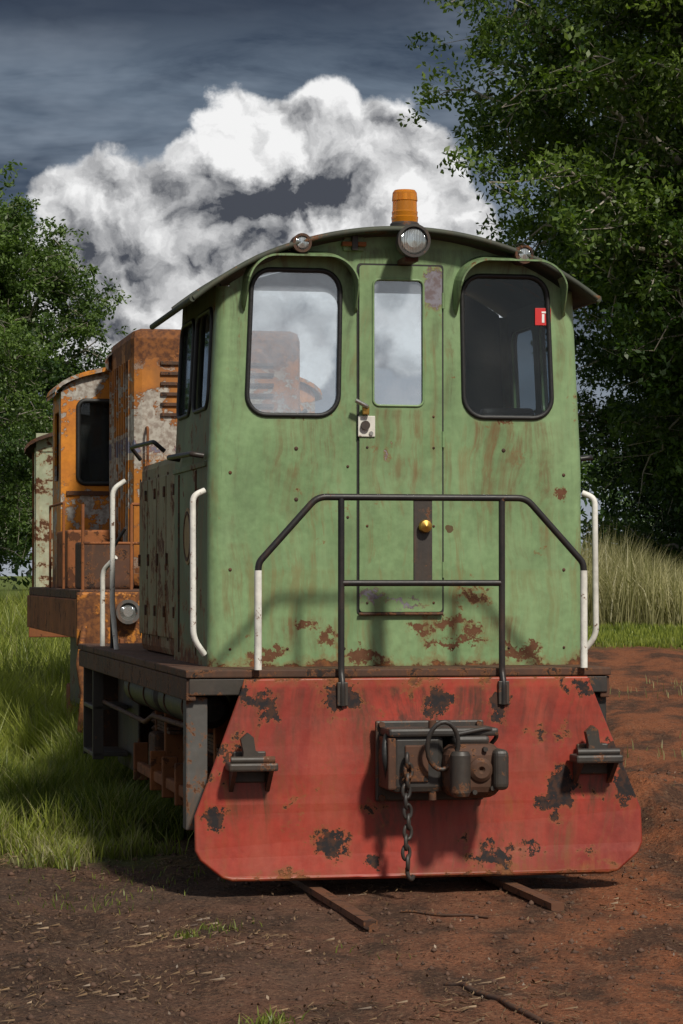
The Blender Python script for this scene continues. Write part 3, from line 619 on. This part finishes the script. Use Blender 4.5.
def branch_mesh(segs):
    V=[];F=[]
    for (p0,p1,r0,r1) in segs:
        p0=np.array(p0);p1=np.array(p1); ax=p1-p0; l=np.linalg.norm(ax)+1e-6; ax/=l
        a=np.cross(ax,[.3,.9,.1]); a/=np.linalg.norm(a)+1e-6; b2=np.cross(ax,a); k0=len(V)
        for p,r in((p0,r0),(p1,r1)):
            for k in range(6):
                th=k*math.pi/3; V.append(p+(a*math.cos(th)+b2*math.sin(th))*r)
        for k in range(6): F.append((k0+k,k0+(k+1)%6,k0+6+(k+1)%6,k0+6+k))
    return V,F
def tree(name,loc,h,rad,zlo,nlimb,nsub,lper,lsize,mat,seed,trunk_r=.28,rz=0,clus=.55,clr=.34,sc=1):
    global rng; rng=np.random.default_rng(seed); rnd=random.Random(seed)
    E=empty(name,loc,rz); E.scale=(sc,sc,sc); cz=(h+zlo)/2; az=(h-zlo)/2; segs=[]; C=[];Tt=[];Rr=[]
    def path(p0,p1,r0,r1,n,bow,wob=.10):
        p0=np.array(p0,float);p1=np.array(p1,float); prev=p0; out=[p0]; Lp=np.linalg.norm(p1-p0)
        for i in range(1,n+1):
            t=i/n; p=p0*(1-t)+p1*t+np.array(bow)*math.sin(math.pi*t)+(rng.normal(size=3)*wob*Lp/n if i<n else 0)
            segs.append((prev,p,r0+(r1-r0)*(i-1)/n,r0+(r1-r0)*t)); prev=p; out.append(p)
        return out
    ctr=np.array([0,0,cz]); el=np.array([rad,rad,az])
    tk=path((0,0,-.3),(rnd.uniform(-.4,.4),rnd.uniform(-.4,.4),cz+az*.55),trunk_r,trunk_r*.25,12,(0.25,0,0))
    for i in range(nlimb):
        th=i*2.39996+rnd.uniform(-.3,.3); f=(i+.5)/nlimb; sp=math.sin(-1.0+f*2.35)
        sp=max(-.85,min(.98,sp)); cp=math.sqrt(1-sp*sp)
        e=ctr+el*np.array([math.cos(th)*cp,math.sin(th)*cp,sp])*rnd.uniform(.68,1.0)
        s0=tk[min(11,max(2,int(2+f*9)))]
        lm=path(s0,e,trunk_r*.38,.02,9,(0,0,rnd.uniform(.1,.7)),.25)
        lt=rnd.uniform(.10,.70)
        for j in range(nsub):
            k=rnd.randint(3,9); q=lm[k]; dirv=(q-ctr)/el; dirv/=np.linalg.norm(dirv)+1e-6
            v=rvec(1)[0]*.9+dirv*.55; v/=np.linalg.norm(v); ln=rnd.uniform(.9,2.0)
            bo=path(q,q+v*ln*np.array([1,1,.75]),.028,.008,4,(0,0,.12),.2)
            for p in bo[1:]:
                for m_ in range(3):
                    c=p+rng.normal(size=3)*np.array([clus,clus,clus*.6])*.75
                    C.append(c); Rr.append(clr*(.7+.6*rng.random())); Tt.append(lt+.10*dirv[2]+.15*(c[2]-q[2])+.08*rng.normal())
                    if m_==0: segs.append((p,c,.009,.004))
    C=np.array(C);Rr=np.array(Rr);Tt=np.array(Tt)
    V,F=branch_mesh(segs); mkobj('trunk_and_limbs',V,F,M_bark,E,smooth=True)
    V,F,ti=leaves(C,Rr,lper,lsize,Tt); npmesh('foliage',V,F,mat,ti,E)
    print(name,len(F)); return E
def copytree(src,name,loc,rz,sc):
    E=empty(name,loc,rz); E.scale=(sc,sc,sc*random.uniform(.92,1.08))
    for c in src.children:
        o=c.copy(); o.parent=E; col.objects.link(o)
    return E
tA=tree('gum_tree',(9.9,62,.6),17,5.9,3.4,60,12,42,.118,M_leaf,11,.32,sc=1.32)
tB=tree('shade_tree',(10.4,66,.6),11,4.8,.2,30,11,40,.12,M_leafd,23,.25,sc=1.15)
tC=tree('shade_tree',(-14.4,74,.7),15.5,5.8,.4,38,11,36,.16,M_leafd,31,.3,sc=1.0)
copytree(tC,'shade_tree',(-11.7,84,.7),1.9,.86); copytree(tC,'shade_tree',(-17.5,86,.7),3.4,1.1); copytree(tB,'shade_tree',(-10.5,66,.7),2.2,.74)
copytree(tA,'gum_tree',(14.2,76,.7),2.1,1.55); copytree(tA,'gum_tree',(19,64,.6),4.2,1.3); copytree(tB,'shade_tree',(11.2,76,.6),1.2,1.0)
n=700
bx=rng.uniform(-110,110,n); by=rng.uniform(120,140,n); hh=6.5+4*vn(bx*.09,bx*0+3)+2*vn(bx*.3,bx*0)
C=np.stack([bx,by,.5+rng.random(n)**.8*hh],1); V,F,ti=leaves(C,np.full(n,1.9),110,.5,rng.uniform(.1,.45,n)); npmesh('distant_tree_belt',V,F,M_leafd,ti)
# ------------------------------------------------------------------ grass
def blades(name,px,py,h,w,mat,t0,lean_=.35):
    n=len(px); z=ground_h(px,py)-.01; a=rng.random(n)*2*math.pi; d=np.stack([np.cos(a),np.sin(a)],1)
    la=rng.random(n)*2*math.pi; le=(rng.random(n)**.7*lean_)[:,None]*h[:,None]*np.stack([np.cos(la),np.sin(la)],1)
    B=np.stack([px,py],1); V=np.zeros((n,5,3)); hw_=(w*.5)[:,None]
    V[:,0,:2]=B-d*hw_; V[:,1,:2]=B+d*hw_; V[:,0,2]=V[:,1,2]=z
    V[:,2,:2]=B+le*.35+d*hw_*.75; V[:,3,:2]=B+le*.35-d*hw_*.75; V[:,2,2]=V[:,3,2]=z+h*.58
    V[:,4,:2]=B+le; V[:,4,2]=z+h*(1-.25*le[:,0]**2)
    i=np.arange(n)[:,None]*5; F=np.concatenate([i+[0,1,2],i+[0,2,3],i+[3,2,4]])
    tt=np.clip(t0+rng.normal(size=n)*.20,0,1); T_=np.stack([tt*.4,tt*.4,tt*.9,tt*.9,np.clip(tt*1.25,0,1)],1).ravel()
    return npmesh(name,V.reshape(-1,3),F,mat,T_)
rng=np.random.default_rng(5)
def scat(n,y0,y1,off0,off1,powr=1.0):
    y=y0+(y1-y0)*rng.random(n)**powr; cx=3.43-.2*y; x=cx-(off0+(off1-off0)*rng.random(n)); return x,y
PX=[];PY=[];HH=[]
for (n,y0,y1,o0,o1,hb) in((140000,15.2,24,.75,3.2,.19),(60000,21.5,30,.7,3.5,.34),(60000,28.8,50,-2.5,4,.40),(30000,50,75,-4,8,.4),(9000,16.4,28,-.6,.8,.12)):
    x,y=scat(n,y0,y1,o0,o1,1.2); edge=y+1.8*vn(x*1.3+3,y*.9)+.9*vn(x*4,y*4); dens=vn(x*1.6,y*1.6)+.9*vn(x*5,y*5)+ss(edge,15.7,18.0)*1.0-.55-.25*(1-ss(3.43-.2*y-x,.8,1.5))*(1-ss(y,20,24))+.6*ss(y,18,22); k=rng.random(n)<np.clip(dens*1.3,0,1)
    x,y=x[k],y[k]; PX.append(x);PY.append(y); HH.append(hb*(.4+1.1*rng.random(len(x)))*(1+1.8*vn(x*1.9+4,y*1.9))*(.35+.65*ss(edge[k],16.0,18.6)))
PX=np.concatenate(PX);PY=np.concatenate(PY);HH=np.concatenate(HH)
sel=rng.random(len(PX))<(.45*(1-ss(PY,16.0,18.4))+.10)
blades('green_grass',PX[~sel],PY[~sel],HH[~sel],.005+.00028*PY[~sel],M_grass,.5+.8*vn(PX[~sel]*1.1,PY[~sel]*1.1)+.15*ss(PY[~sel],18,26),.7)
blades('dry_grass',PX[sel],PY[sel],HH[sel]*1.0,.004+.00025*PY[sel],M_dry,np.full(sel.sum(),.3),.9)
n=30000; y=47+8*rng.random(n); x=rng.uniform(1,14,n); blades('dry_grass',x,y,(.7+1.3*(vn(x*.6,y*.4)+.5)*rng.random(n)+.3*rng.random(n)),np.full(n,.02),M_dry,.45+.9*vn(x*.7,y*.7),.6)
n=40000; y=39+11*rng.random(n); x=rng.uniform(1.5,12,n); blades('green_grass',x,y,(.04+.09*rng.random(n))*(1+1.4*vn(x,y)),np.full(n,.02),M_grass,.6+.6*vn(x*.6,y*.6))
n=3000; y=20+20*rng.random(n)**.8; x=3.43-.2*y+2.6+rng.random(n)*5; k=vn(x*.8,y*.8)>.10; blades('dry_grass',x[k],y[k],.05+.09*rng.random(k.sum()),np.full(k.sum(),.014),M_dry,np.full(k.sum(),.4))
PX=[];PY=[]
for (tx,ty,tn,tr) in((-.28,10.7,90,.05),(-.62,13.4,60,.09),(-.75,13.1,30,.05),(-1.4,14.6,80,.2),(-1.15,15.6,120,.3),(.3,12.6,10,.2)):
    PX.append(tx+rng.normal(size=tn)*tr);PY.append(ty+rng.normal(size=tn)*tr)
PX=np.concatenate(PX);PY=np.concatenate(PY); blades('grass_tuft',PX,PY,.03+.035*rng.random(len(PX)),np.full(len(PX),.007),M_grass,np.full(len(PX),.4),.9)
n=12000; x=rng.uniform(-3,4,n); y=rng.uniform(9.8,18,n); k=(vn(x*1.4,y*1.4)+.4*ss(-x,-.2,1.2)*ss(y,12,14)>.20); x,y=x[k],y[k]; n=len(x)
a=rng.random(n)*math.pi; l=.012+.026*rng.random(n); z=ground_h(x,y)+.006+.008*rng.random(n); dx=np.cos(a)*l; dy=np.sin(a)*l; wx=-np.sin(a)*.0015; wy=np.cos(a)*.0015
V=np.stack([np.stack([x-dx-wx,y-dy-wy,z],1),np.stack([x+dx-wx,y+dy-wy,z+.012*rng.random(n)],1),np.stack([x+dx+wx,y+dy+wy,z+.01],1),np.stack([x-dx+wx,y-dy+wy,z],1)],1).reshape(-1,3)
npmesh('dead_straw',V,np.arange(n*4).reshape(n,4),M_litter,np.repeat(np.clip(.5+.25*rng.normal(size=n),0,1),4))
n=20000; x=rng.uniform(-3,5,n); y=rng.uniform(9.8,24,n); C=np.stack([x,y,ground_h(x,y)+.006],1)
V,F,ti=leaves(C,np.full(n,.012),1,.020,rng.uniform(0,.5,n),2.0); npmesh('leaf_litter',V,F,M_litter,ti)
n=16000; x=rng.uniform(-3.2,5.5,n); y=9.8+16*rng.random(n)**1.2; k=vn(x*1.1+7,y*1.1)+.2*rng.random(n)>.0; x,y=x[k],y[k]; n=len(x)
s=.003+.018*rng.random(n)**6; base=np.array([[1,0,0],[0,1,0],[-1,0,0],[0,-1,0],[0,0,.8],[0,0,-.8]])
V=base[None]*s[:,None,None]*(.6+.8*rng.random((n,6,1)))+np.stack([x,y,ground_h(x,y)+s*.2],1)[:,None]
ff=np.array([[0,1,4],[1,2,4],[2,3,4],[3,0,4],[1,0,5],[2,1,5],[3,2,5],[0,3,5]]); F=(np.arange(n)[:,None,None]*6+ff).reshape(-1,3)
npmesh('gravel',V.reshape(-1,3),F,M_stone)
ST=empty('fallen_twigs',(0,0,0))
for (x0,y0,x1,y1,r) in((.45,11.7,.82,10.4,.012),(.3,14.0,.75,13.8,.007),(-1.8,13,-1.4,12.6,.006)):
    p=[(x0+(x1-x0)*t,y0+(y1-y0)*t+.02*math.sin(t*9),float(ground_h(x0+(x1-x0)*t,y0+(y1-y0)*t))+.008) for t in np.linspace(0,1,12)]
    tube('twig',p,r,M_rust,ST,0)
# ------------------------------------------------------------------ world
w=bpy.data.worlds.new('World'); scene.world=w; w.use_nodes=True; t=NT(w.node_tree); bgA=t.N['Background']; outw=t.N['World Output']
try: w.cycles.sampling_method='MANUAL'; w.cycles.sample_map_resolution=512
except Exception as e: print(e)
sky=t.new('ShaderNodeTexSky',sky_type='NISHITA'); sky.sun_disc=False
sd=Vector((.38,-.72,.86)).normalized(); sky.sun_elevation=math.asin(sd.z); sky.sun_rotation=math.atan2(sd.x,sd.y)
t.L.new(sky.outputs[0],bgA.inputs[0]); bgA.inputs[1].default_value=.055
G=t.new('ShaderNodeTexCoord').outputs['Generated']; X=t.sep(G)
ya=t.m('MAXIMUM',t.m('ABSOLUTE',X[1]),.12); U=t.m('ADD',t.m('MULTIPLY',t.m('DIVIDE',X[0],ya),27),3.41); Vv=t.m('MULTIPLY',t.m('DIVIDE',X[2],ya),27)
P=t.comb(U,Vv,0)
d1=t.scalev(t.vm('SUBTRACT',t.noise(P,.9,2,.5,0,True),(.5,.5,.5)),(.7,.7,0)); d2=t.scalev(t.vm('SUBTRACT',t.noise(P,3.0,7,.62,0,True),(.5,.5,.5)),(.38,.38,0))
Pd=t.vm('ADD',t.vm('ADD',P,d1),d2)
best=None
for (cx_,cy_,r_) in((300,185,104),(215,205,80),(365,190,98),(118,235,86),(62,205,34),(168,195,50),(255,135,56),(400,270,110),(230,310,120),(140,310,80),(335,118,46),(60,300,80),(420,200,50)):
    f=t.m('SUBTRACT',r_/100,t.vm('DISTANCE',Pd,(cx_/100,(575-cy_)/100,0))); best=f if best is None else t.m('MAXIMUM',best,f)
cm=t.mr(best,-.04,.08,0,1,True)
def fb(v): return t.noise(v,1.15,7,.54)
na=fb(Pd); nb=fb(t.vm('ADD',Pd,(.14,.18,0))); rel=t.m('MULTIPLY',t.m('SUBTRACT',na,nb),3.4)
edge=t.mr(best,0,.6,.25,0)
lum=t.m('ADD',t.m('ADD',.68,rel),edge)
P2=t.vm('ADD',P,t.vm('ADD',d2,t.scalev(d2,(1.2,.6,0))))
for (cx_,cy_,rx,ry,a_) in((118,178,70,18,.75),(275,200,85,22,.75),(338,180,50,20,.65),(130,280,100,55,.48),(250,250,60,18,.30),(210,160,25,10,.2)):
    q=t.scalev(t.vm('SUBTRACT',P2,(cx_/100,(575-cy_)/100,0)),(100/rx,100/ry,0)); dk=t.mr(t.vm('LENGTH',q),.1,1.7,a_,0,True); lum=t.m('SUBTRACT',lum,t.m('MULTIPLY',dk,t.mr(na,.35,.6,.55,1.1)))
lum=t.m('SUBTRACT',lum,t.mr(Vv,3.9,1.6,0,.12))
cc=t.mix(t.mr(lum,.0,.95),(.065,.072,.09),(.90,.90,.90))
sn=t.noise(t.scalev(P,(.30,1.3,0)),1.1,6,.62,.6); sn2=t.noise(t.scalev(P,(.4,1.2,0)),.6,5,.6)
st=t.mix(t.mr(sn,.35,.65),(.050,.072,.110),(.155,.20,.26)); st=t.mix(t.mr(sn2,.46,.64,0,.75),st,(.27,.32,.39)); st=t.mix(t.mr(t.m('ADD',Vv,t.m('MULTIPLY',sn,1.2)),5.7,6.4,0,.8),st,(.020,.030,.055))
st=t.mix(t.mr(Vv,3.2,0,0,.7),st,(.45,.48,.52))
front=t.mix(cm,st,cc)
on=t.noise(G,2.6,5,.6); oc=t.mix(t.mr(on,.38,.68),(.13,.15,.20),(.70,.70,.70))
fm=t.m('MULTIPLY',t.mr(X[1],.55,.85,0,1,True),t.mr(X[2],.42,.26,0,1,True))
call=t.mix(fm,oc,front)
bgB=t.new('ShaderNodeBackground'); t.put(bgB.inputs[0],call); bgB.inputs[1].default_value=1.0
mx=t.new('ShaderNodeMixShader'); t.put(mx.inputs[0],t.m('MAXIMUM',fm,t.mr(on,.38,.6,.25,.9))); t.L.new(bgA.outputs[0],mx.inputs[1]); t.L.new(bgB.outputs[0],mx.inputs[2]); t.L.new(mx.outputs[0],outw.inputs[0])
sl=bpy.data.lights.new('sun','SUN'); sl.energy=4.1; sl.angle=math.radians(5); sl.color=(1,.94,.83); so=bpy.data.objects.new('sun',sl); col.objects.link(so)
so.rotation_euler=(-sd).to_track_quat('-Z','Y').to_euler(); so.location=(8,-10,20)
cd=bpy.data.cameras.new('camera'); cam=bpy.data.objects.new('camera',cd); col.objects.link(cam); scene.camera=cam
cam.location=(0,0,1.72); cam.rotation_euler=(math.radians(90+1.336),0,0); cd.sensor_fit='VERTICAL'; cd.sensor_height=36; cd.lens=2700/1024*36; cd.clip_end=4000; cd.clip_start=.1
scene.view_settings.view_transform='Standard'; scene.view_settings.look='None'; scene.view_settings.exposure=0
